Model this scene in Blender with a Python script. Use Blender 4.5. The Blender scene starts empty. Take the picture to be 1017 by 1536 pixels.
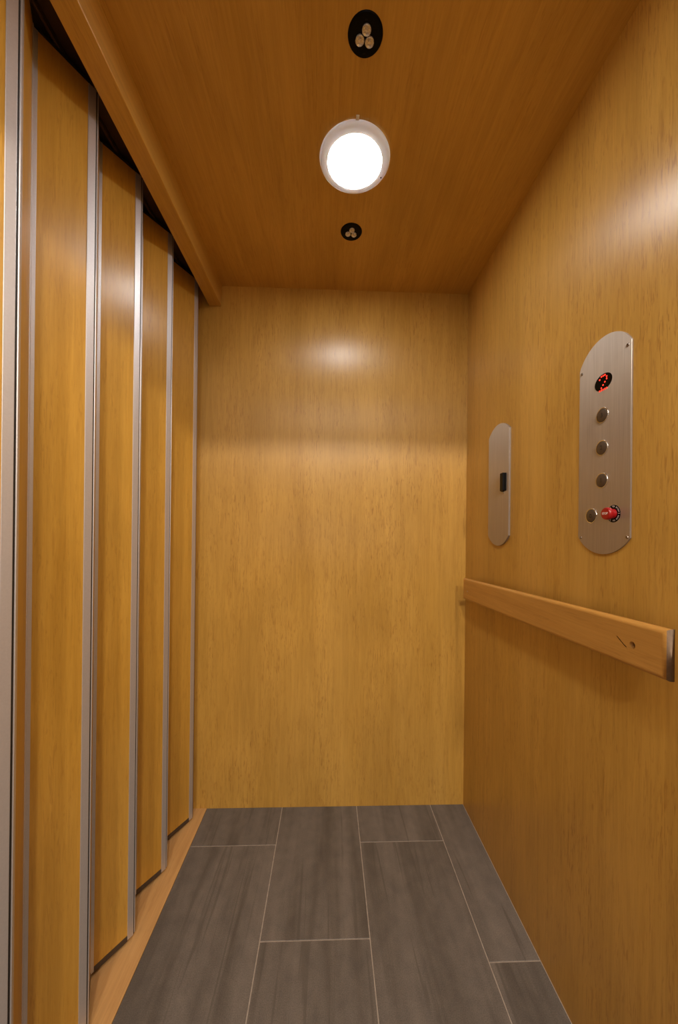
import bpy, bmesh, math, random
from mathutils import Vector, Matrix
random.seed(4)
S = bpy.context.scene
COL = S.collection
PI = math.pi

# ------------------------------------------------------------------ camera
W_IMG, H_IMG = 1017.0, 1536.0
F_PX, CX, CY = 540.8, 512.15, 800.5
YAW, PITCH, ROLL, CAM_Z = 0.0358, 0.0003, 0.0107, 1.1243
fw = Vector((math.sin(YAW) * math.cos(PITCH), math.cos(YAW) * math.cos(PITCH), math.sin(PITCH)))
rt = Vector((math.cos(YAW), -math.sin(YAW), 0.0))
up = rt.cross(fw)
cr, sr = math.cos(ROLL), math.sin(ROLL)
r2, u2 = rt * cr + up * sr, up * cr - rt * sr
cam_d = bpy.data.cameras.new('camera')
cam = bpy.data.objects.new('camera', cam_d)
COL.objects.link(cam)
cam.matrix_world = Matrix(((r2.x, u2.x, -fw.x, 0), (r2.y, u2.y, -fw.y, 0), (r2.z, u2.z, -fw.z, CAM_Z), (0, 0, 0, 1)))
cam_d.sensor_fit = 'HORIZONTAL'
cam_d.sensor_width = 36.0
cam_d.lens = F_PX / W_IMG * 36.0
cam_d.shift_x = (W_IMG / 2 - CX) / W_IMG
cam_d.shift_y = (CY - H_IMG / 2) / W_IMG
cam_d.clip_start = 0.01
S.camera = cam

# ------------------------------------------------------------------ room dimensions (metres)
XR, YB, H = 0.574, 1.487, 2.13          # right wall, back wall, ceiling
XT = -0.482                             # where the tiles meet the sill
YF = -0.14                              # entrance plane of the cab
HX0, HX1, HZ = -0.495, -0.4456, 2.046   # door header

# ------------------------------------------------------------------ world, exposure, lights
wd = bpy.data.worlds.new('world')
S.world = wd
wd.use_nodes = True
wd.node_tree.nodes['Background'].inputs[0].default_value = (1, 0.95, 0.9, 1)
wd.node_tree.nodes['Background'].inputs[1].default_value = 0.02
S.view_settings.view_transform = 'Standard'
S.view_settings.look = 'None'
S.view_settings.gamma = 1.0
S.view_settings.use_curve_mapping = False
S.view_settings.exposure = 0.0
RING_TRANS = 0.03                       # how much light the white plastic housing lets through
LENS_EMIT = 58.0                        # the round ceiling lamp's own lens


def area(name, loc, target, size, power, color, shape='DISK', sy=None):
    d = bpy.data.lights.new(name, 'AREA')
    d.shape = shape
    d.size = size
    if sy:
        d.size_y = sy
    d.energy = power
    d.color = color
    o = bpy.data.objects.new(name, d)
    COL.objects.link(o)
    o.location = loc
    v = Vector(target) - Vector(loc)
    o.rotation_euler = v.to_track_quat('-Z', 'Y').to_euler()
    return o


# lamps on the ceiling of the landing behind the open entrance, and its daylight window
area('landing_lamp', (-0.12, -1.75, 2.56), (-0.05, -1.2, 1.0), 0.16, 30, (1.0, 0.84, 0.68))
area('landing_lamp', (0.50, -1.75, 2.56), (0.2, -1.2, 1.0), 0.16, 40, (1.0, 0.84, 0.68))  # added beside the first to brighten the door panels
area('landing_lamp', (-0.1, -3.90, 2.56), (-0.1, -3.0, 0.6), 0.24, 20, (1.0, 0.88, 0.74))
area('landing_lamp', (-0.1, -5.60, 2.56), (-0.1, -4.8, 0.6), 0.24, 16, (1.0, 0.88, 0.74))
area('landing_daylight', (0.0, -6.9, 1.14), (0.0, 0, 1.14), 2.4, 12, (0.78, 0.89, 1.0), 'RECTANGLE', 0.25)
# second lamp on the cab ceiling, unseen above the camera, made wide to keep its reflection faint
area('entrance_lamp', (0.10, 0.00, 2.11), (0.10, 0.00, 0.0), 0.86, 6.5, (1.0, 0.95, 0.88), 'RECTANGLE', 0.22)

# ------------------------------------------------------------------ material helpers


def newmat(name):
    m = bpy.data.materials.new(name)
    m.use_nodes = True
    nt = m.node_tree
    return m, nt, nt.nodes['Principled BSDF']


def node(nt, t, **kw):
    n = nt.nodes.new(t)
    for k, v in kw.items():
        setattr(n, k, v)
    return n


def ramp(nt, fac, stops):
    r = node(nt, 'ShaderNodeValToRGB')
    e = r.color_ramp.elements
    while len(e) < len(stops):
        e.new(0.5)
    for el, (p, c) in zip(e, stops):
        el.position = p
        el.color = c if len(c) == 4 else (*c, 1)
    nt.links.new(fac, r.inputs[0])
    return r.outputs[0]


def mixc(nt, fac, a, b, mode='MIX'):
    m = node(nt, 'ShaderNodeMix', data_type='RGBA', blend_type=mode)
    for s, v in ((m.inputs[0], fac), (m.inputs[6], a), (m.inputs[7], b)):
        if hasattr(v, 'is_output'):
            nt.links.new(v, s)
        else:
            s.default_value = v if not isinstance(v, tuple) or len(v) == 4 else (*v, 1)
    return m.outputs[2]


def wood(name, axis, light=(0.645, 0.39, 0.088), dark=(0.54, 0.308, 0.055), fleck=(0.34, 0.15, 0.025),
         rough=0.34, coat=0.06, fig=1.0, fleck_amt=0.6, stretch=1.0):
    """Maple veneer: long soft bands, fine fibre lines and short dark flecks along one axis."""
    m, nt, b = newmat(name)
    tc = node(nt, 'ShaderNodeTexCoord')
    oi = node(nt, 'ShaderNodeObjectInfo')
    off = node(nt, 'ShaderNodeVectorMath', operation='SCALE')
    nt.links.new(oi.outputs['Random'], off.inputs[0])
    off.inputs['Scale'].default_value = 37.0
    add = node(nt, 'ShaderNodeVectorMath', operation='ADD')
    nt.links.new(tc.outputs['Object'], add.inputs[0])
    nt.links.new(off.outputs[0], add.inputs[1])

    def noise(across, along, detail, dist=0.0, rgh=0.55):
        mp = node(nt, 'ShaderNodeMapping')
        sc = [across] * 3
        sc['xyz'.index(axis)] = along / stretch
        mp.inputs['Scale'].default_value = sc
        nt.links.new(add.outputs[0], mp.inputs[0])
        n = node(nt, 'ShaderNodeTexNoise')
        n.inputs['Scale'].default_value = 1.0
        n.inputs['Detail'].default_value = detail
        n.inputs['Roughness'].default_value = rgh
        n.inputs['Distortion'].default_value = dist
        nt.links.new(mp.outputs[0], n.inputs['Vector'])
        return n.outputs['Fac']
    bands = noise(9, 0.7, 3, 0.6)
    fibre = noise(330, 10.0, 4, 0.3, 0.65)
    flk = noise(230, 20.0, 3, 1.2, 0.6)
    blotch = noise(5, 2.2, 2, 0.4)
    tot = node(nt, 'ShaderNodeMath', operation='MULTIPLY_ADD')
    nt.links.new(bands, tot.inputs[0])
    tot.inputs[1].default_value = 0.6
    hf = node(nt, 'ShaderNodeMath', operation='MULTIPLY')
    nt.links.new(fibre, hf.inputs[0])
    hf.inputs[1].default_value = 0.4
    nt.links.new(hf.outputs[0], tot.inputs[2])
    w = 0.17 / fig
    c = ramp(nt, tot.outputs[0], [(0.5 - w, dark), (0.5 + w, light)])
    patch = ramp(nt, noise(11, 2.6, 3, 0.8), [(0.36, (0.12,) * 3), (0.62, (1, 1, 1))])
    c = mixc(nt, mixc(nt, 1.0, ramp(nt, flk, [(0.35, (fleck_amt,) * 3), (0.47, (0, 0, 0))]), patch, 'MULTIPLY'), c, fleck)
    strk = noise(75, 3.6, 4, 0.9, 0.65)
    c = mixc(nt, 1.0, c, ramp(nt, strk, [(0.34, (0.92, 0.90, 0.88)), (0.62, (1.04, 1.04, 1.04))]), 'MULTIPLY')
    bl = ramp(nt, blotch, [(0.3, (0.9, 0.88, 0.84)), (0.7, (1.06, 1.05, 1.04))])
    c = mixc(nt, 1.0, c, bl, 'MULTIPLY')
    nt.links.new(c, b.inputs['Base Color'])
    b.inputs['Roughness'].default_value = rough
    b.inputs['Coat Weight'].default_value = coat
    b.inputs['Coat Roughness'].default_value = 0.22
    b.inputs['Specular IOR Level'].default_value = 0.5
    b.inputs['Anisotropic'].default_value = 0.7
    tn = node(nt, 'ShaderNodeTangent', direction_type='UV_MAP')
    tn.uv_map = 'UVMap'
    nt.links.new(tn.outputs[0], b.inputs['Tangent'])
    bp = node(nt, 'ShaderNodeBump')
    bp.inputs['Strength'].default_value = 0.05
    bp.inputs['Distance'].default_value = 0.002
    nt.links.new(fibre, bp.inputs['Height'])
    nt.links.new(bp.outputs[0], b.inputs['Normal'])
    return m


def plain(name, col, rough=0.5, metal=0.0, noise_amt=0.08, nscale=60, coat=0.0, spec=0.5):
    m, nt, b = newmat(name)
    tc = node(nt, 'ShaderNodeTexCoord')
    n = node(nt, 'ShaderNodeTexNoise')
    n.inputs['Scale'].default_value = nscale
    n.inputs['Detail'].default_value = 3
    nt.links.new(tc.outputs['Object'], n.inputs['Vector'])
    lo = tuple(x * (1 - noise_amt) for x in col)
    hi = tuple(min(1, x * (1 + noise_amt)) for x in col)
    nt.links.new(ramp(nt, n.outputs['Fac'], [(0.3, lo), (0.7, hi)]), b.inputs['Base Color'])
    b.inputs['Roughness'].default_value = rough
    b.inputs['Metallic'].default_value = metal
    b.inputs['Coat Weight'].default_value = coat
    b.inputs['Specular IOR Level'].default_value = spec
    return m


def brushed(name, col, axis, rough=0.34, aniso=0.0, bump=0.12, rvar=0.08):
    """Satin metal with fine lines along one object axis."""
    m, nt, b = newmat(name)
    tc = node(nt, 'ShaderNodeTexCoord')
    mp = node(nt, 'ShaderNodeMapping')
    sc = [900.0] * 3
    sc['xyz'.index(axis)] = 9.0
    mp.inputs['Scale'].default_value = sc
    nt.links.new(tc.outputs['Object'], mp.inputs[0])
    n = node(nt, 'ShaderNodeTexNoise')
    n.inputs['Scale'].default_value = 1.0
    n.inputs['Detail'].default_value = 3
    nt.links.new(mp.outputs[0], n.inputs['Vector'])
    nt.links.new(ramp(nt, n.outputs['Fac'], [(0.25, tuple(x * 0.86 for x in col)), (0.75, tuple(min(1, x * 1.1) for x in col))]),
                 b.inputs['Base Color'])
    nt.links.new(ramp(nt, n.outputs['Fac'], [(0.25, (rough - rvar,) * 3), (0.75, (rough + rvar,) * 3)]), b.inputs['Roughness'])
    b.inputs['Metallic'].default_value = 1.0
    if aniso:
        b.inputs['Anisotropic'].default_value = aniso
        tn = node(nt, 'ShaderNodeTangent', direction_type='UV_MAP')
        tn.uv_map = 'UVMap'
        nt.links.new(tn.outputs[0], b.inputs['Tangent'])
    bp = node(nt, 'ShaderNodeBump')
    bp.inputs['Strength'].default_value = bump
    bp.inputs['Distance'].default_value = 0.0004
    nt.links.new(n.outputs['Fac'], bp.inputs['Height'])
    nt.links.new(bp.outputs[0], b.inputs['Normal'])
    return m


def emit(name, col, strength):
    m, nt, b = newmat(name)
    b.inputs['Base Color'].default_value = (*col, 1)
    b.inputs['Emission Color'].default_value = (*col, 1)
    b.inputs['Emission Strength'].default_value = strength
    return m


M = {}
M['wall'] = wood('maple_veneer_wall', 'z')
M['ceil'] = wood('maple_veneer_ceiling', 'y', fleck_amt=0.3)
M['header'] = wood('maple_header', 'y', fleck_amt=0.3)
M['panel'] = wood('maple_veneer_panel', 'z', light=(0.66, 0.395, 0.075), dark=(0.56, 0.305, 0.043), fleck_amt=0.35)
M['rail'] = wood('maple_solid_rail', 'y', light=(0.64, 0.36, 0.10), dark=(0.52, 0.26, 0.055), fleck_amt=0.35, fig=0.9, stretch=1.6)
M['end_grain'] = plain('maple_end_grain', (0.28, 0.19, 0.12), 0.8, 0, 0.15, 150)
M['sill'] = wood('maple_sill', 'y', light=(0.68, 0.43, 0.19), dark=(0.58, 0.34, 0.13), fleck_amt=0.2, rough=0.5, coat=0.0)
M['alu'] = plain('satin_aluminium', (0.66, 0.65, 0.67), 0.5, 0.72, 0.03, 300)
M['steel'] = brushed('brushed_steel', (0.60, 0.57, 0.54), 'y', rough=0.42, aniso=1.0, bump=0.03, rvar=0.03)
M['steel_edge'] = plain('steel_edge', (0.34, 0.29, 0.25), 0.5, 0.6, 0.05, 100)  # plate sides darkened in colour to tone down the landing light on them
M['chrome'] = plain('chrome', (0.8, 0.8, 0.8), 0.12, 1.0, 0.03)
M['screw'] = plain('screw_steel', (0.35, 0.32, 0.29), 0.3, 1.0, 0.05)
M['button'] = plain('button_bronze', (0.105, 0.078, 0.055), 0.42, 0.45, 0.06, 200)
M['ink'] = plain('black_marking', (0.012, 0.011, 0.010), 0.5)
M['black'] = plain('black_plastic', (0.003, 0.003, 0.003), 0.4, 0, 0.1, spec=0.15)
M['blackgloss'] = plain('black_enamel', (0.0015, 0.0015, 0.002), 0.3, 0, 0.1, spec=0.08)
M['rubber'] = plain('dark_rubber', (0.02, 0.017, 0.015), 0.6)
M['channel'] = plain('dark_metal_channel', (0.09, 0.075, 0.065), 0.45, 0.5)
M['track'] = plain('dark_brown_track', (0.075, 0.04, 0.022), 0.4, 0.2, 0.15, 20)
M['red'] = plain('red_plastic', (0.36, 0.006, 0.008), 0.3, 0, 0.05)
M['white'] = plain('white_marking', (0.85, 0.80, 0.78), 0.5)
_m, _nt, _b = newmat('white_lamp_housing_glow')
_b.inputs['Base Color'].default_value = (0.80, 0.81, 0.82, 1)
_b.inputs['Roughness'].default_value = 0.35
_tr = node(_nt, 'ShaderNodeBsdfTranslucent')
_tr.inputs['Color'].default_value = (0.70, 0.84, 1.0, 1)
_mx = node(_nt, 'ShaderNodeMixShader')
_mx.inputs[0].default_value = RING_TRANS
_nt.links.new(_b.outputs[0], _mx.inputs[1])
_nt.links.new(_tr.outputs[0], _mx.inputs[2])
_nt.links.new(_mx.outputs[0], _nt.nodes['Material Output'].inputs[0])
M['lampring'] = _m
M['lens'] = emit('lamp_lens', (1.0, 0.975, 0.94), LENS_EMIT)
M['led'] = emit('red_led', (1.0, 0.03, 0.015), 3.0)
M['shaft'] = plain('shaft_wall', (0.05, 0.04, 0.03), 0.8)
M['landing'] = plain('landing_paint', (0.62, 0.57, 0.52), 0.7, 0, 0.03, 6)
M['landfloor'] = plain('landing_floor', (0.30, 0.20, 0.12), 0.4, 0, 0.1, 4)
M['grout'] = plain('grout', (0.40, 0.35, 0.30), 0.8, 0, 0.15, 90)


def tile_material():
    m, nt, b = newmat('dark_stone_tile')
    tc = node(nt, 'ShaderNodeTexCoord')
    at = node(nt, 'ShaderNodeAttribute', attribute_name='tile_seed')
    off = node(nt, 'ShaderNodeVectorMath', operation='ADD')
    nt.links.new(tc.outputs['Object'], off.inputs[0])
    nt.links.new(at.outputs['Vector'], off.inputs[1])

    def noise(sx, sy, detail, dist):
        mp = node(nt, 'ShaderNodeMapping')
        mp.inputs['Scale'].default_value = (sx, sy, 1)
        nt.links.new(off.outputs[0], mp.inputs[0])
        n = node(nt, 'ShaderNodeTexNoise')
        n.inputs['Scale'].default_value = 1
        n.inputs['Detail'].default_value = detail
        n.inputs['Distortion'].default_value = dist
        nt.links.new(mp.outputs[0], n.inputs['Vector'])
        return n.outputs['Fac']
    c = ramp(nt, noise(14, 1.1, 4, 0.5), [(0.36, (0.115, 0.103, 0.092)), (0.5, (0.155, 0.141, 0.128)), (0.68, (0.19, 0.173, 0.157))])
    c = mixc(nt, 1.0, c, ramp(nt, noise(30, 22, 5, 0.3), [(0.3, (0.86, 0.86, 0.87)), (0.7, (1.1, 1.09, 1.07))]), 'MULTIPLY')
    c = mixc(nt, 1.0, c, ramp(nt, noise(420, 420, 2, 0), [(0.3, (0.8, 0.8, 0.8)), (0.7, (1.2, 1.2, 1.2))]), 'MULTIPLY')
    c = mixc(nt, ramp(nt, noise(40, 1.6, 3, 1.2), [(0.33, (0.5,) * 3), (0.40, (0, 0, 0))]), c, (0.09, 0.08, 0.07))
    nt.links.new(c, b.inputs['Base Color'])
    b.inputs['Roughness'].default_value = 0.5
    b.inputs['Specular IOR Level'].default_value = 0.4
    return m


M['tile'] = tile_material()

# ------------------------------------------------------------------ mesh helpers


GRAIN = {'wall': 'z', 'ceil': 'y', 'header': 'y', 'panel': 'z', 'rail': 'y', 'sill': 'y'}


def link(name, bm, mat, parent=None, smooth=False, uv=False):
    me = bpy.data.meshes.new(name)
    bmesh.ops.recalc_face_normals(bm, faces=bm.faces)
    if uv:
        lay = bm.loops.layers.uv.new('UVMap')
        for f in bm.faces:
            for lp in f.loops:
                lp[lay].uv = (lp.vert.co.x, lp.vert.co.y)
    first = mat if isinstance(mat, str) else mat[0]
    if first in GRAIN:                      # u runs across the grain, v along it, on every face
        g = Vector([1.0 if a == GRAIN[first] else 0.0 for a in 'xyz'])
        lay = bm.loops.layers.uv.new('UVMap')
        for f in bm.faces:
            f.normal_update()
            d = f.normal.cross(g)
            if d.length < 0.05:
                d = Vector((1, 0, 0)) if abs(f.normal.x) < 0.7 else Vector((0, 1, 0))
            d.normalize()
            e = d.cross(f.normal)
            for lp in f.loops:
                lp[lay].uv = (lp.vert.co.dot(d), lp.vert.co.dot(e))
    bm.to_mesh(me)
    bm.free()
    mats = mat if isinstance(mat, (list, tuple)) else [mat]
    for mm in mats:
        me.materials.append(M[mm])
    if smooth:
        for p in me.polygons:
            p.use_smooth = True
        try:
            me.set_sharp_from_angle(angle=math.radians(35))
        except Exception:
            pass
    o = bpy.data.objects.new(name, me)
    COL.objects.link(o)
    if parent:
        o.parent = parent
    return o


def struct(o):
    o['kind'] = 'structure'
    return o


def thing(o, label, cat, group=None):
    o['label'] = label
    o['category'] = cat
    if group:
        o['group'] = group
    return o


def empty(name, mat=None, loc=None):
    o = bpy.data.objects.new(name, None)
    COL.objects.link(o)
    o.empty_display_size = 0.05
    if mat is not None:
        o.matrix_world = mat
    elif loc is not None:
        o.location = loc
    return o


def box(bm, a, b, bevel=0.0, seg=2, mi=0):
    x0, y0, z0 = a
    x1, y1, z1 = b
    vs = [bm.verts.new(p) for p in ((x0, y0, z0), (x1, y0, z0), (x1, y1, z0), (x0, y1, z0),
                                    (x0, y0, z1), (x1, y0, z1), (x1, y1, z1), (x0, y1, z1))]
    fs = [bm.faces.new([vs[i] for i in q]) for q in
          ((3, 2, 1, 0), (4, 5, 6, 7), (0, 1, 5, 4), (1, 2, 6, 5), (2, 3, 7, 6), (3, 0, 4, 7))]
    for f in fs:
        f.material_index = mi
    if bevel:
        es = list({e for f in fs for e in f.edges})
        r = bmesh.ops.bevel(bm, geom=es, offset=bevel, segments=seg, affect='EDGES', profile=0.5)
        for f in r['faces']:
            f.material_index = mi
    return vs


def new_box(name, a, b, mat, parent=None, bevel=0.0, seg=2):
    bm = bmesh.new()
    box(bm, a, b, bevel, seg)
    return link(name, bm, mat, parent)


def lathe(bm, prof, c=(0, 0, 0), seg=48, axis='z'):
    """Revolve (radius, height) points about an axis through c."""
    rings = []
    for r, h in prof:
        if r < 1e-7:
            rings.append([bm.verts.new(orient((0, 0, h), axis, c))])
        else:
            rings.append([bm.verts.new(orient((r * math.cos(2 * PI * k / seg), r * math.sin(2 * PI * k / seg), h), axis, c))
                          for k in range(seg)])
    for A, B in zip(rings, rings[1:]):
        for k in range(seg):
            j = (k + 1) % seg
            if len(A) == 1 and len(B) == 1:
                continue
            if len(A) == 1:
                bm.faces.new((A[0], B[k], B[j]))
            elif len(B) == 1:
                bm.faces.new((A[k], A[j], B[0]))
            else:
                bm.faces.new((A[k], A[j], B[j], B[k]))
    return rings


def orient(p, axis, c):
    x, y, z = p
    q = {'z': (x, y, z), 'x': (z, x, y), 'y': (x, z, -y)}[axis]
    return Vector((q[0] + c[0], q[1] + c[1], q[2] + c[2]))


def prism(bm, pts, z0, z1, bevel=0.0, seg=2, side=0):
    """Extrude a closed outline (local x, y) from z0 to z1, bevelling the rim at z1."""
    lo = [bm.verts.new((x, y, z0)) for x, y in pts]
    hi = [bm.verts.new((x, y, z1)) for x, y in pts]
    n = len(pts)
    bm.faces.new(lo[::-1])
    top = bm.faces.new(hi)
    for k in range(n):
        bm.faces.new((lo[k], lo[(k + 1) % n], hi[(k + 1) % n], hi[k])).material_index = side
    if bevel:
        bmesh.ops.bevel(bm, geom=list(top.edges), offset=bevel, segments=seg, affect='EDGES', profile=0.5)


def text_bm(txt, size, loc, rot=0.0, extrude=0.00008, bold=0.0, bm=None):
    cu = bpy.data.curves.new('lettering', 'FONT')
    cu.body = txt
    cu.size = size
    cu.extrude = extrude
    cu.offset = bold
    cu.resolution_u = 3
    cu.align_x = 'CENTER'
    cu.align_y = 'CENTER'
    o = bpy.data.objects.new('lettering', cu)
    COL.objects.link(o)
    dg = bpy.context.evaluated_depsgraph_get()
    me = bpy.data.meshes.new_from_object(o.evaluated_get(dg))
    mt = Matrix.Translation(loc) @ Matrix.Rotation(rot, 4, 'Z')
    me.transform(mt)
    if bm is None:
        bm = bmesh.new()
    bm.from_mesh(me)
    bpy.data.objects.remove(o)
    bpy.data.curves.remove(cu)
    bpy.data.meshes.remove(me)
    return bm


# ------------------------------------------------------------------ the cab: walls, ceiling, floor, trims
T = 0.02
struct(new_box('wall_back', (-0.70, YB, -0.05), (XR + T, YB + T, H + T), 'wall'))
struct(new_box('wall_right', (XR, YF, -0.05), (XR + T, YB, H + T), 'wall'))
struct(new_box('ceiling', (HX1, YF, H), (XR, YB, H + T), 'ceil'))
struct(new_box('trim_1', (HX0, YF, HZ), (HX1, YB, H + T), 'header', bevel=0.002))
struct(new_box('wall_left', (-0.70, YF, -0.05), (-0.68, YB, H + T), 'shaft'))
# entrance end of the cab, behind the camera: head and jambs around the opening
bm = bmesh.new()
box(bm, (-0.70, YF - 0.05, 2.035), (XR + T, YF, H + 0.45))
box(bm, (-1.6, YF - 0.05, -0.05), (-0.56, YF, H + 0.45))
box(bm, (XR + T, YF - 0.05, -0.05), (2.2, YF, H + 0.45))
struct(link('wall_front', bm, 'landing'))
# landing outside the entrance
bm = bmesh.new()
box(bm, (-1.65, -7.0, 0), (-1.6, YF - 0.05, 2.58))
box(bm, (2.2, -7.0, 0), (2.25, YF - 0.05, 2.58))
box(bm, (-1.65, -7.05, 0), (2.25, -7.0, 2.58))
struct(link('wall_landing', bm, 'landing'))
struct(new_box('ceiling_landing', (-1.65, -7.05, 2.58), (2.25, YF, 2.62), 'landing'))
struct(new_box('floor_landing', (-1.65, -7.05, -0.05), (2.25, YF - 0.0, 0.0), 'landfloor'))

# tiled floor: 305 mm wide planks in four columns, light joints between
bm = bmesh.new()
seed = bm.faces.layers.float_vector.new('tile_seed')
box(bm, (XT, YF, -0.05), (XR, YB, -0.0012), mi=1)
cols = [XT, -0.1775, 0.1275, 0.4345, XR]
joints = [[1.308, 0.698, 0.088], [0.999, 0.389], [1.312, 0.702, 0.092], [0.935, 0.325]]
G = 0.0015
for i, js in enumerate(joints):
    ys = [YB] + js + [YF]
    x0 = cols[i] + (G if i else 0)
    x1 = cols[i + 1] - (G if i < 3 else 0.002)
    for a, b in zip(ys, ys[1:]):
        n0 = len(bm.faces)
        box(bm, (x0, b + (G if b != YF else 0), -0.01), (x1, a - (G if a != YB else 0), 0.0), 0.0006, 1)
        bm.faces.ensure_lookup_table()
        sv = Vector((random.uniform(0, 30), random.uniform(0, 30), 0))
        for f in bm.faces[n0:]:
            f[seed] = sv
struct(link('floor', bm, ['tile', 'grout']))
struct(new_box('trim_2', (-0.68, YF, -0.05), (XT - 0.001, YB, 0.001), 'sill', bevel=0.001))

# ------------------------------------------------------------------ overhead track of the folding door
tr = empty('door_track', loc=(-0.60, 0.67, H - 0.01))
thing(tr, 'dark brown door track running above the folding door behind the wooden header', 'track')


def local(o, parent):
    """Parent a world-space mesh under an empty without moving it."""
    o.parent = parent
    o.matrix_parent_inverse = Matrix.Translation(parent.location).inverted()
    return o


local(new_box('mounting_plate', (-0.68, YF, H - 0.004), (HX0, YB, H + T), 'track'), tr)
bm = bmesh.new()
for x0, x1 in ((-0.524, -0.516), (-0.567, -0.561), (-0.612, -0.606)):
    box(bm, (x0, YF, H - 0.018), (x1, YB, H - 0.004), 0.001, 1)
local(link('track_rail', bm, 'track', smooth=True), tr)

# ------------------------------------------------------------------ accordion folding door
F = [(-0.530, 0.624), (-0.530, 0.824), (-0.530, 1.018), (-0.529, 1.214), (-0.522, 1.427)]   # folds towards the cab
Rr = [(-0.590, 0.522), (-0.589, 0.722), (-0.590, 0.926), (-0.587, 1.122), (-0.580, 1.318), (-0.585, 1.480)]
F = [(-0.530, 0.424)] + F
Rr = [(-0.590, 0.322)] + Rr
DZ0, DZ1 = 0.012, 2.104
door = empty('folding_door', loc=(-0.56, 0.9, 0.0))
thing(door, 'accordion folding door of honey maple panels joined by vertical silver strips', 'folding door')


def slab(bm, P, Q, s0, s1, n0, n1, z0, z1, bevel=0.0):
    """A vertical board between plan points P and Q: from s0 to s1 along it, n0 to n1 across it."""
    d = Vector((Q[0] - P[0], Q[1] - P[1], 0))
    L = d.length
    d /= L
    n = Vector((d.y, -d.x, 0))               # towards +x, the cab side
    vs = box(bm, (s0, n0, z0), (L + s1, n1, z1), 0)
    if bevel:
        es = list({e for v in vs for e in v.link_edges})
        r = bmesh.ops.bevel(bm, geom=es, offset=bevel, segments=2, affect='EDGES', profile=0.5)
        vs = [v for v in bm.verts if v in set(vs) or v in set(r['verts'])]
    for v in set(vs):
        if v.is_valid:
            c = v.co.copy()
            q = Vector((P[0], P[1], 0)) + d * c.x + n * c.y
            v.co = Vector((q.x, q.y, c.z))


def build_panel(P, Q, front_at_end, far_strip=True):
    """One maple leaf with its aluminium edge strips and the channel along its foot."""
    L = math.dist(P, Q)
    o = None
    bm = bmesh.new()
    slab(bm, P, Q, 0.004, -0.004, -0.004, 0.004, DZ0 + 0.012, DZ1)
    o = local(link('door_panel', bm, 'panel'), door)
    wf, wr = 0.017, 0.010
    a, b = (wr, wf) if front_at_end else (wf, wr)
    for s0, s1 in ((0.001, -(L - a)), (L - b, -0.001)):
        bm = bmesh.new()
        slab(bm, P, Q, s0, s1, -0.0055, 0.0055, DZ0, DZ1, 0.0008)
        local(link('edge_strip', bm, 'alu'), o)
        c = COL.objects[-1]
    bm = bmesh.new()
    slab(bm, P, Q, a + 0.0005, -(b + 0.0005), -0.005, 0.005, DZ0 - 0.003, DZ0 + 0.012)
    local(link('bottom_channel', bm, 'channel'), o)
    bm = bmesh.new()
    slab(bm, P, Q, a + 0.0005, -(b + 0.0005), -0.005, 0.005, DZ1 + 0.0005, DZ1 + 0.007)
    local(link('top_channel', bm, 'rubber'), o)
    return o


def reparent(o):
    for ch in o.children:
        ch.matrix_parent_inverse = Matrix.Translation(door.location).inverted()


for i in range(len(F)):
    build_panel(Rr[i], F[i], True)
    build_panel(F[i], Rr[i + 1], False)
# dark flexible hinge beads in the folds
for k, (x, y) in enumerate(F + Rr):
    bm = bmesh.new()
    lathe(bm, [(0, DZ0), (0.0032, DZ0), (0.0032, DZ1), (0, DZ1)], (x, y, 0), 12)
    local(link('hinge_bead', bm, 'rubber', smooth=True), door)
# hangers at the folds reach up into the track
for (x, y) in F + Rr[:-1]:
    bm = bmesh.new()
    lathe(bm, [(0, DZ1 - 0.001), (0.0028, DZ1 - 0.001), (0.0028, 2.1118), (0, 2.1118)], (x, y, 0), 10)
    local(link('hanger_pin', bm, 'screw', smooth=True), door)

# ------------------------------------------------------------------ handrail on the right wall
YN, YE = 0.545, 1.400
ZN, ZE = (0.898, 0.980), (0.874, 0.956)
RX0, RX1 = 0.530, 0.5435
rail = empty('handrail', loc=(XR, (YN + YE) / 2, 0.927))
thing(rail, 'flat maple handrail board with rounded edges screwed along the right wall', 'handrail')
bm = bmesh.new()
vs = box(bm, (RX0, YN, 0), (RX1, YE, 1))
for v in vs:
    z = ZN if v.co.y < 1 else ZE
    v.co.z = z[1] if v.co.z > 0.5 else z[0]
front = [e for e in bm.edges if all(abs(v.co.x - RX0) < 1e-6 for v in e.verts)]
bmesh.ops.bevel(bm, geom=front, offset=0.0085, segments=6, affect='EDGES', profile=0.5)
bmesh.ops.recalc_face_normals(bm, faces=bm.faces)
for f in bm.faces:
    f.normal_update()
    if f.normal.y < -0.75:
        f.material_index = 1
board = local(link('board', bm, ['rail', 'end_grain'], smooth=True), rail)
wn = board.modifiers.new('weighted_normals', 'WEIGHTED_NORMAL')
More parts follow.
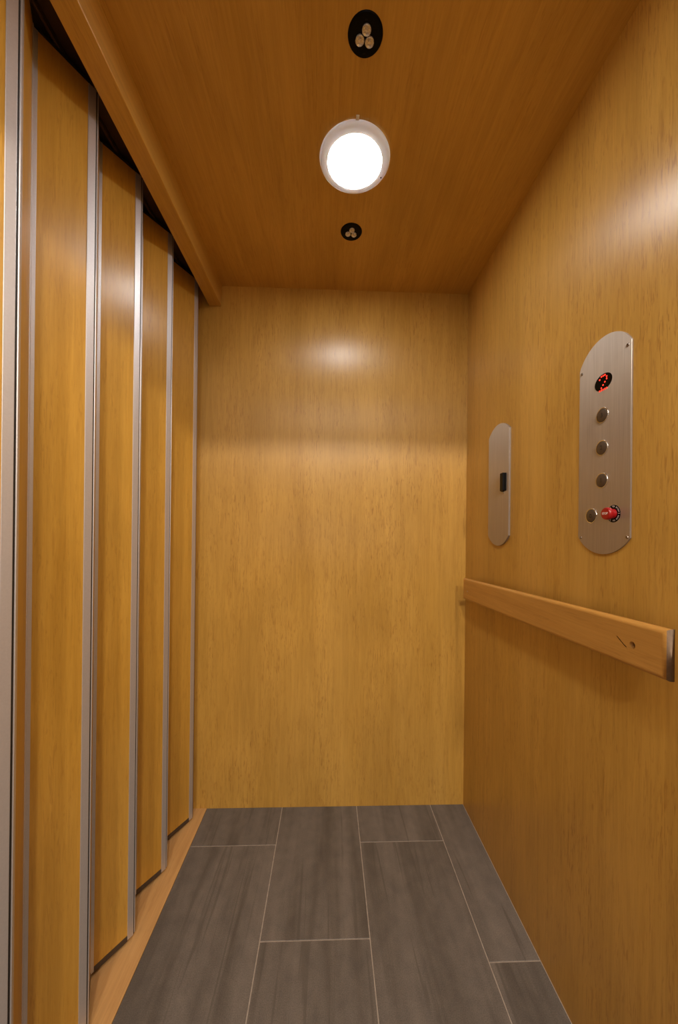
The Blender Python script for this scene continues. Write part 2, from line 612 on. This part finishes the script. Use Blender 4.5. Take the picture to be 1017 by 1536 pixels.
# counterbored hole at the near end, small screw at the far end
bm = bmesh.new()
lathe(bm, [(0, -0.01), (0.0062, -0.01), (0.0062, 0.0075), (0, 0.0075)], (RX0, 0.6085, 0.936), 28, 'x')
bmesh.ops.recalc_face_normals(bm, faces=bm.faces)
cut = link('cutter', bm, 'rail')
bo = board.modifiers.new('hole', 'BOOLEAN')
bo.object = cut
bo.solver = 'EXACT'
board.modifiers.move(1, 0)
bpy.context.view_layer.update()
me = bpy.data.meshes.new_from_object(board.evaluated_get(bpy.context.evaluated_depsgraph_get()))
board.modifiers.clear()
board.data = me
me.name = 'board'
bpy.data.objects.remove(cut)
for y, zc, r, x0, mt in ((0.6085, 0.936, 0.0052, RX0 + 0.0072, 'screw'), (1.352, 0.9105, 0.0030, RX0, 'chrome')):
    bm = bmesh.new()
    lathe(bm, [(0, 0.0006), (r * 0.4, 0.0006), (r * 0.55, -0.0008), (r * 0.85, -0.0006), (r, 0.0006)], (x0, y, zc), 20, 'x')
    sc = local(link('screw', bm, mt, smooth=True), rail)
    sc['label'] = 'steel screw set in the handrail board'
    bm = bmesh.new()
    lathe(bm, [(0, 0), (0.009, 0), (0.009, XR - RX1), (0, XR - RX1)], (RX1, y, zc), 20, 'x')
    local(link('standoff', bm, 'rail', smooth=True), rail)
# short dark crack in the board beside the near screw
bm = bmesh.new()
pts = [(0.642, 0.9435), (0.634, 0.938), (0.626, 0.9325), (0.6205, 0.930)]
for (ya, za), (yb, zb) in zip(pts, pts[1:]):
    q = [bm.verts.new(p) for p in ((RX0 - 0.0003, ya, za), (RX0 - 0.0003, yb, zb), (RX0 - 0.0003, yb, zb - 0.0016), (RX0 - 0.0003, ya, za - 0.0016))]
    f = bm.faces.new(q)
bmesh.ops.solidify(bm, geom=bm.faces[:], thickness=0.0003)
ck = local(link('crack', bm, 'ink'), rail)
ck['label'] = 'short dark crack in the handrail board'

# ------------------------------------------------------------------ steel plates on the right wall


def wall_frame(y, z):
    """Local x runs towards the entrance, y up, z out of the right wall."""
    return Matrix(((0, 0, -1, XR), (-1, 0, 0, y), (0, 1, 0, z), (0, 0, 0, 1)))


def plate_outline(hw, zs, rise_top, rise_bot, zs_bot):
    pts = []

    def arc(y0, rise, flip):
        R = (hw * hw + rise * rise) / (2 * rise)
        a = math.asin(hw / R)
        out = []
        for k in range(25):
            t = a - 2 * a * k / 24
            out.append((R * math.sin(t), y0 + flip * (R * math.cos(t) - (R - rise))))
        return out
    top = arc(zs, rise_top, 1)
    bot = arc(zs_bot, rise_bot, -1)[::-1]
    return top + bot


def disc(name, parent, mat, prof, x, y, seg=40):
    bm = bmesh.new()
    lathe(bm, prof, (x, y, 0), seg)
    return link(name, bm, mat, parent, smooth=True)


PT = 0.003
CY0, CZ0 = 0.7345, 1.3105
cop = empty('control_panel', wall_frame(CY0, CZ0))
thing(cop, 'brushed steel lift control panel with red number display, round buttons and red stop knob', 'control panel')
bm = bmesh.new()
prism(bm, plate_outline(0.0710, 1.4995 - CZ0, 0.043, 0.0345, 1.1222 - CZ0), 0, PT, 0.0005, 1, side=1)
plate = link('face_plate', bm, ['steel', 'steel_edge'], cop, uv=True)


def at_cop(y, z):
    return CY0 - y, z - CZ0


# number display
dx, dy = at_cop(0.7342, 1.4475)
bm = bmesh.new()
lathe(bm, [(0, PT + 0.0003), (0.0205, PT + 0.0003), (0.0212, PT - 0.0005)], (0, 0, 0), 56)
for v in bm.verts:
    v.co.x, v.co.y = v.co.x * 1.155 + dx, v.co.y * 0.84 + dy
disp = link('display_window', bm, 'blackgloss', cop, smooth=True)
rows = ['.XXX.', 'X...X', '....X', '...X.', '..X..', '.X...', 'XXXXX']
bm = bmesh.new()
pitch = 0.0048
for rI, row in enumerate(rows):
    for cI, ch in enumerate(row):
        if ch == 'X':
            lathe(bm, [(0, PT + 0.0008), (0.0016, PT + 0.0005), (0.0018, PT)], (dx + (cI - 2) * pitch, dy - 0.0013 + (3 - rI) * pitch, 0), 10)
dig = link('digit', bm, 'led', disp)
dig['label'] = 'red dot matrix numeral 2'

# buttons: 3, 2, 1 and the bell
bell = None
for mark, y, z in (('3', 0.7350, 1.3782), ('2', 0.7355, 1.3100), ('1', 0.7350, 1.2414), ('bell', 0.7640, 1.1690)):
    x, v = at_cop(y, z)
    b = disc('button', cop, 'button', [(0, PT + 0.0022), (0.0125, PT + 0.0022), (0.0140, PT + 0.0012), (0.0142, PT - 0.001)], x, v)
    b['label'] = 'round bronze button marked ' + ('with a bell' if mark == 'bell' else mark)
    disc('bezel', b, 'chrome', [(0.0146, PT - 0.001), (0.0146, PT + 0.0012), (0.0158, PT + 0.0014), (0.0164, PT - 0.0004)], x, v)
    if mark == 'bell':
        bm = bmesh.new()
        pr = [(-0.0048, -0.0030), (0.0048, -0.0030), (0.0048, -0.0022), (0.0034, -0.0010), (0.0030, 0.0024), (0.0018, 0.0042),
              (-0.0018, 0.0042), (-0.0030, 0.0024), (-0.0034, -0.0010), (-0.0048, -0.0022)]
        n = len(pr)
        inn = [(px * 0.62, -0.0010 + (py + 0.0010) * 0.62 if py > -0.0022 else -0.0019) for px, py in pr]
        ou = [bm.verts.new((x + px, v + py, PT + 0.00235)) for px, py in pr]
        iv = [bm.verts.new((x + px, v + py, PT + 0.00235)) for px, py in inn]
        for k in range(n):
            bm.faces.new((ou[k], ou[(k + 1) % n], iv[(k + 1) % n], iv[k]))
        box(bm, (x - 0.0012, v - 0.0046, PT + 0.0022), (x + 0.0012, v - 0.0033, PT + 0.00235))
        link('bell_symbol', bm, 'ink', b)
    else:
        link('numeral', text_bm(mark, 0.0130, (x, v, PT + 0.00225), bold=0.0002), 'ink', b)

# stop switch: black ring with lettering round it, red knob
sx, sy = at_cop(0.7035, 1.1705)
stop = disc('stop_switch', cop, 'blackgloss', [(0, PT + 0.0006), (0.0172, PT + 0.0006), (0.0180, PT - 0.0004)], sx, sy)
stop['label'] = 'black ringed stop switch with red knob'
bm = bmesh.new()
for txt, mid, sgn in (('PULL TO RUN', -PI / 2, 1), ('PUSH TO STOP', PI / 2, -1)):
    step = 0.235 * sgn
    for k, chh in enumerate(txt):
        if chh == ' ':
            continue
        a = mid + (k - (len(txt) - 1) / 2) * step
        text_bm(chh, 0.0042, (sx + 0.0143 * math.cos(a), sy + 0.0143 * math.sin(a), PT + 0.0007),
                a + (PI / 2 if sgn > 0 else -PI / 2), bold=0.00008, bm=bm)
box(bm, (sx + 0.012, sy - 0.0003, PT + 0.0006), (sx + 0.0178, sy + 0.0003, PT + 0.0008))
link('lettering', bm, 'white', stop)
knob = disc('knob', stop, 'red', [(0.0098, PT), (0.0092, PT + 0.003), (0.0086, PT + 0.007), (0.0098, PT + 0.0082), (0.0120, PT + 0.0092),
                                  (0.0124, PT + 0.0110), (0.0122, PT + 0.0158), (0.0110, PT + 0.0174), (0.006, PT + 0.0178), (0, PT + 0.0178)], sx, sy)
link('stop_word', text_bm('STOP', 0.0062, (sx, sy, PT + 0.0179), bold=0.00012), 'white', knob)

for y, z in ((0.7975, 1.4915), (0.6725, 1.4930), (0.7970, 1.1215), (0.6705, 1.1235)):
    x, v = at_cop(y, z)
    disc('screw', cop, 'screw', [(0, PT + 0.0002), (0.0012, PT + 0.0002), (0.0014, PT + 0.0012), (0.0030, PT + 0.0009), (0.0036, PT - 0.0004)], x, v, 20)

# phone cabinet door plate
P2Y, P2Z = 1.1935, 1.295
P2T = 0.006
ph = empty('cabinet_plate', wall_frame(P2Y, P2Z))
thing(ph, 'narrow brushed steel cover plate with black finger pull, near the back corner', 'cover plate')
bm = bmesh.new()
prism(bm, plate_outline(0.0725, 1.467 - P2Z, 0.031, 0.0345, 1.1245 - P2Z), 0, P2T, 0.0006, 1, side=1)
link('face_plate', bm, ['steel', 'steel_edge'], ph, uv=True)
lx, ly = P2Y - 1.146, 1.2975 - P2Z
bm = bmesh.new()
box(bm, (lx - 0.011, ly - 0.029, P2T - 0.001), (lx + 0.010, ly + 0.029, P2T + 0.012), 0.002, 2)
box(bm, (lx - 0.014, ly - 0.0305, P2T - 0.001), (lx - 0.002, ly + 0.031, P2T + 0.007), 0.0015, 2)
fp = link('finger_pull', bm, 'black', ph)
fp['label'] = 'black finger pull'
bm = bmesh.new()
lathe(bm, [(0, 0.003), (0.0016, 0.0026), (0.0022, 0)], (lx - 0.005, ly - 0.0345, P2T - 0.0004), 14)
link('pivot_pin', bm, 'screw', ph, smooth=True)

# ------------------------------------------------------------------ ceiling lamps
LX, LY = 0.0595, 0.9655
lamp = empty('ceiling_lamp', loc=(LX, LY, H))
thing(lamp, 'lit round white ceiling lamp between the two small black spotlights', 'ceiling lamp')
bm = bmesh.new()
lathe(bm, [(0.072, 0.0), (0.0935, 0.0), (0.0943, -0.002), (0.0932, -0.0055), (0.0885, -0.0092), (0.0815, -0.0112), (0.0745, -0.0120), (0.0722, -0.0116), (0.0719, -0.0095)], (0, 0, 0), 96)
ring = link('housing', bm, 'lampring', lamp, smooth=True)
bm = bmesh.new()
box(bm, (-0.004, -0.1035, -0.004), (0.004, -0.092, 0.0), 0.001, 1)
link('release_tab', bm, 'lampring', ring, smooth=True)
bm = bmesh.new()
lathe(bm, [(0, -0.0118), (0.0018, -0.0118), (0.0021, -0.0096)], (0.0757, 0.036, 0), 12)
ln = link('sensor_dot', bm, 'black', ring, smooth=True)
bm = bmesh.new()
lathe(bm, [(0, -0.0142), (0.04, -0.0140), (0.060, -0.0134), (0.0700, -0.0127), (0.0714, -0.0120), (0.0716, -0.004), (0, -0.004)], (0, 0, 0), 72)
link('lens', bm, 'lens', lamp, smooth=True)


def glass_lens_mat():
    m, nt, b = newmat('faceted_spot_lens')
    tc = node(nt, 'ShaderNodeTexCoord')
    v = node(nt, 'ShaderNodeTexVoronoi')
    v.inputs['Scale'].default_value = 420
    nt.links.new(tc.outputs['Object'], v.inputs['Vector'])
    nt.links.new(ramp(nt, v.outputs['Distance'], [(0.1, (0.95, 0.93, 0.92)), (0.8, (0.62, 0.57, 0.54))]), b.inputs['Base Color'])
    b.inputs['Metallic'].default_value = 0.45
    b.inputs['Roughness'].default_value = 0.18
    b.inputs['Coat Weight'].default_value = 0.6
    return m


M['spotlens'] = glass_lens_mat()


def make_spot():
    o = empty('spotlight', loc=(0, 0, H))
    bm = bmesh.new()
    lathe(bm, [(0, -0.0016), (0.022, -0.0018), (0.030, -0.0026), (0.034, -0.0022), (0.0355, 0.0)], (0, 0, 0), 64)
    link('trim_disc', bm, 'blackgloss', o, smooth=True)
    for a, b in ((0.0015, -0.0095), (-0.0107, 0.0063), (0.0092, 0.0083)):
        bm = bmesh.new()
        lathe(bm, [(0.0091, -0.0012), (0.0091, -0.0042), (0.0084, -0.0048), (0.0078, -0.0040), (0.0062, -0.0022), (0.0042, -0.0018),
                   (0.0032, -0.0036), (0.0018, -0.0040), (0, -0.0030)], (a, b, 0), 14)
        link('spot_lens', bm, 'spotlens', o)
    for yy in (-0.0235, 0.0265):
        bm = bmesh.new()
        lathe(bm, [(0, -0.0030), (0.0016, -0.0028), (0.002, -0.0018)], (0.0, yy, 0), 10)
        link('screw', bm, 'black', o, smooth=True)
    return o


sp = make_spot()
for i, (x, y, lab) in enumerate(((0.0635, 0.7245, 'round black spotlight with three clear lenses at the top of the ceiling, nearer the entrance'),
                                 (0.0651, 1.1986, 'round black spotlight with three clear lenses between the white lamp and the back wall'))):
    o = sp
    if i:
        o = sp.copy()
        COL.objects.link(o)
        for ch in sp.children:
            c = ch.copy()
            c.parent = o
            COL.objects.link(c)
    o.location = (x, y, H)
    o.rotation_euler = (0, 0, 0)
    thing(o, lab, 'spotlight', 'spotlights on the ceiling')
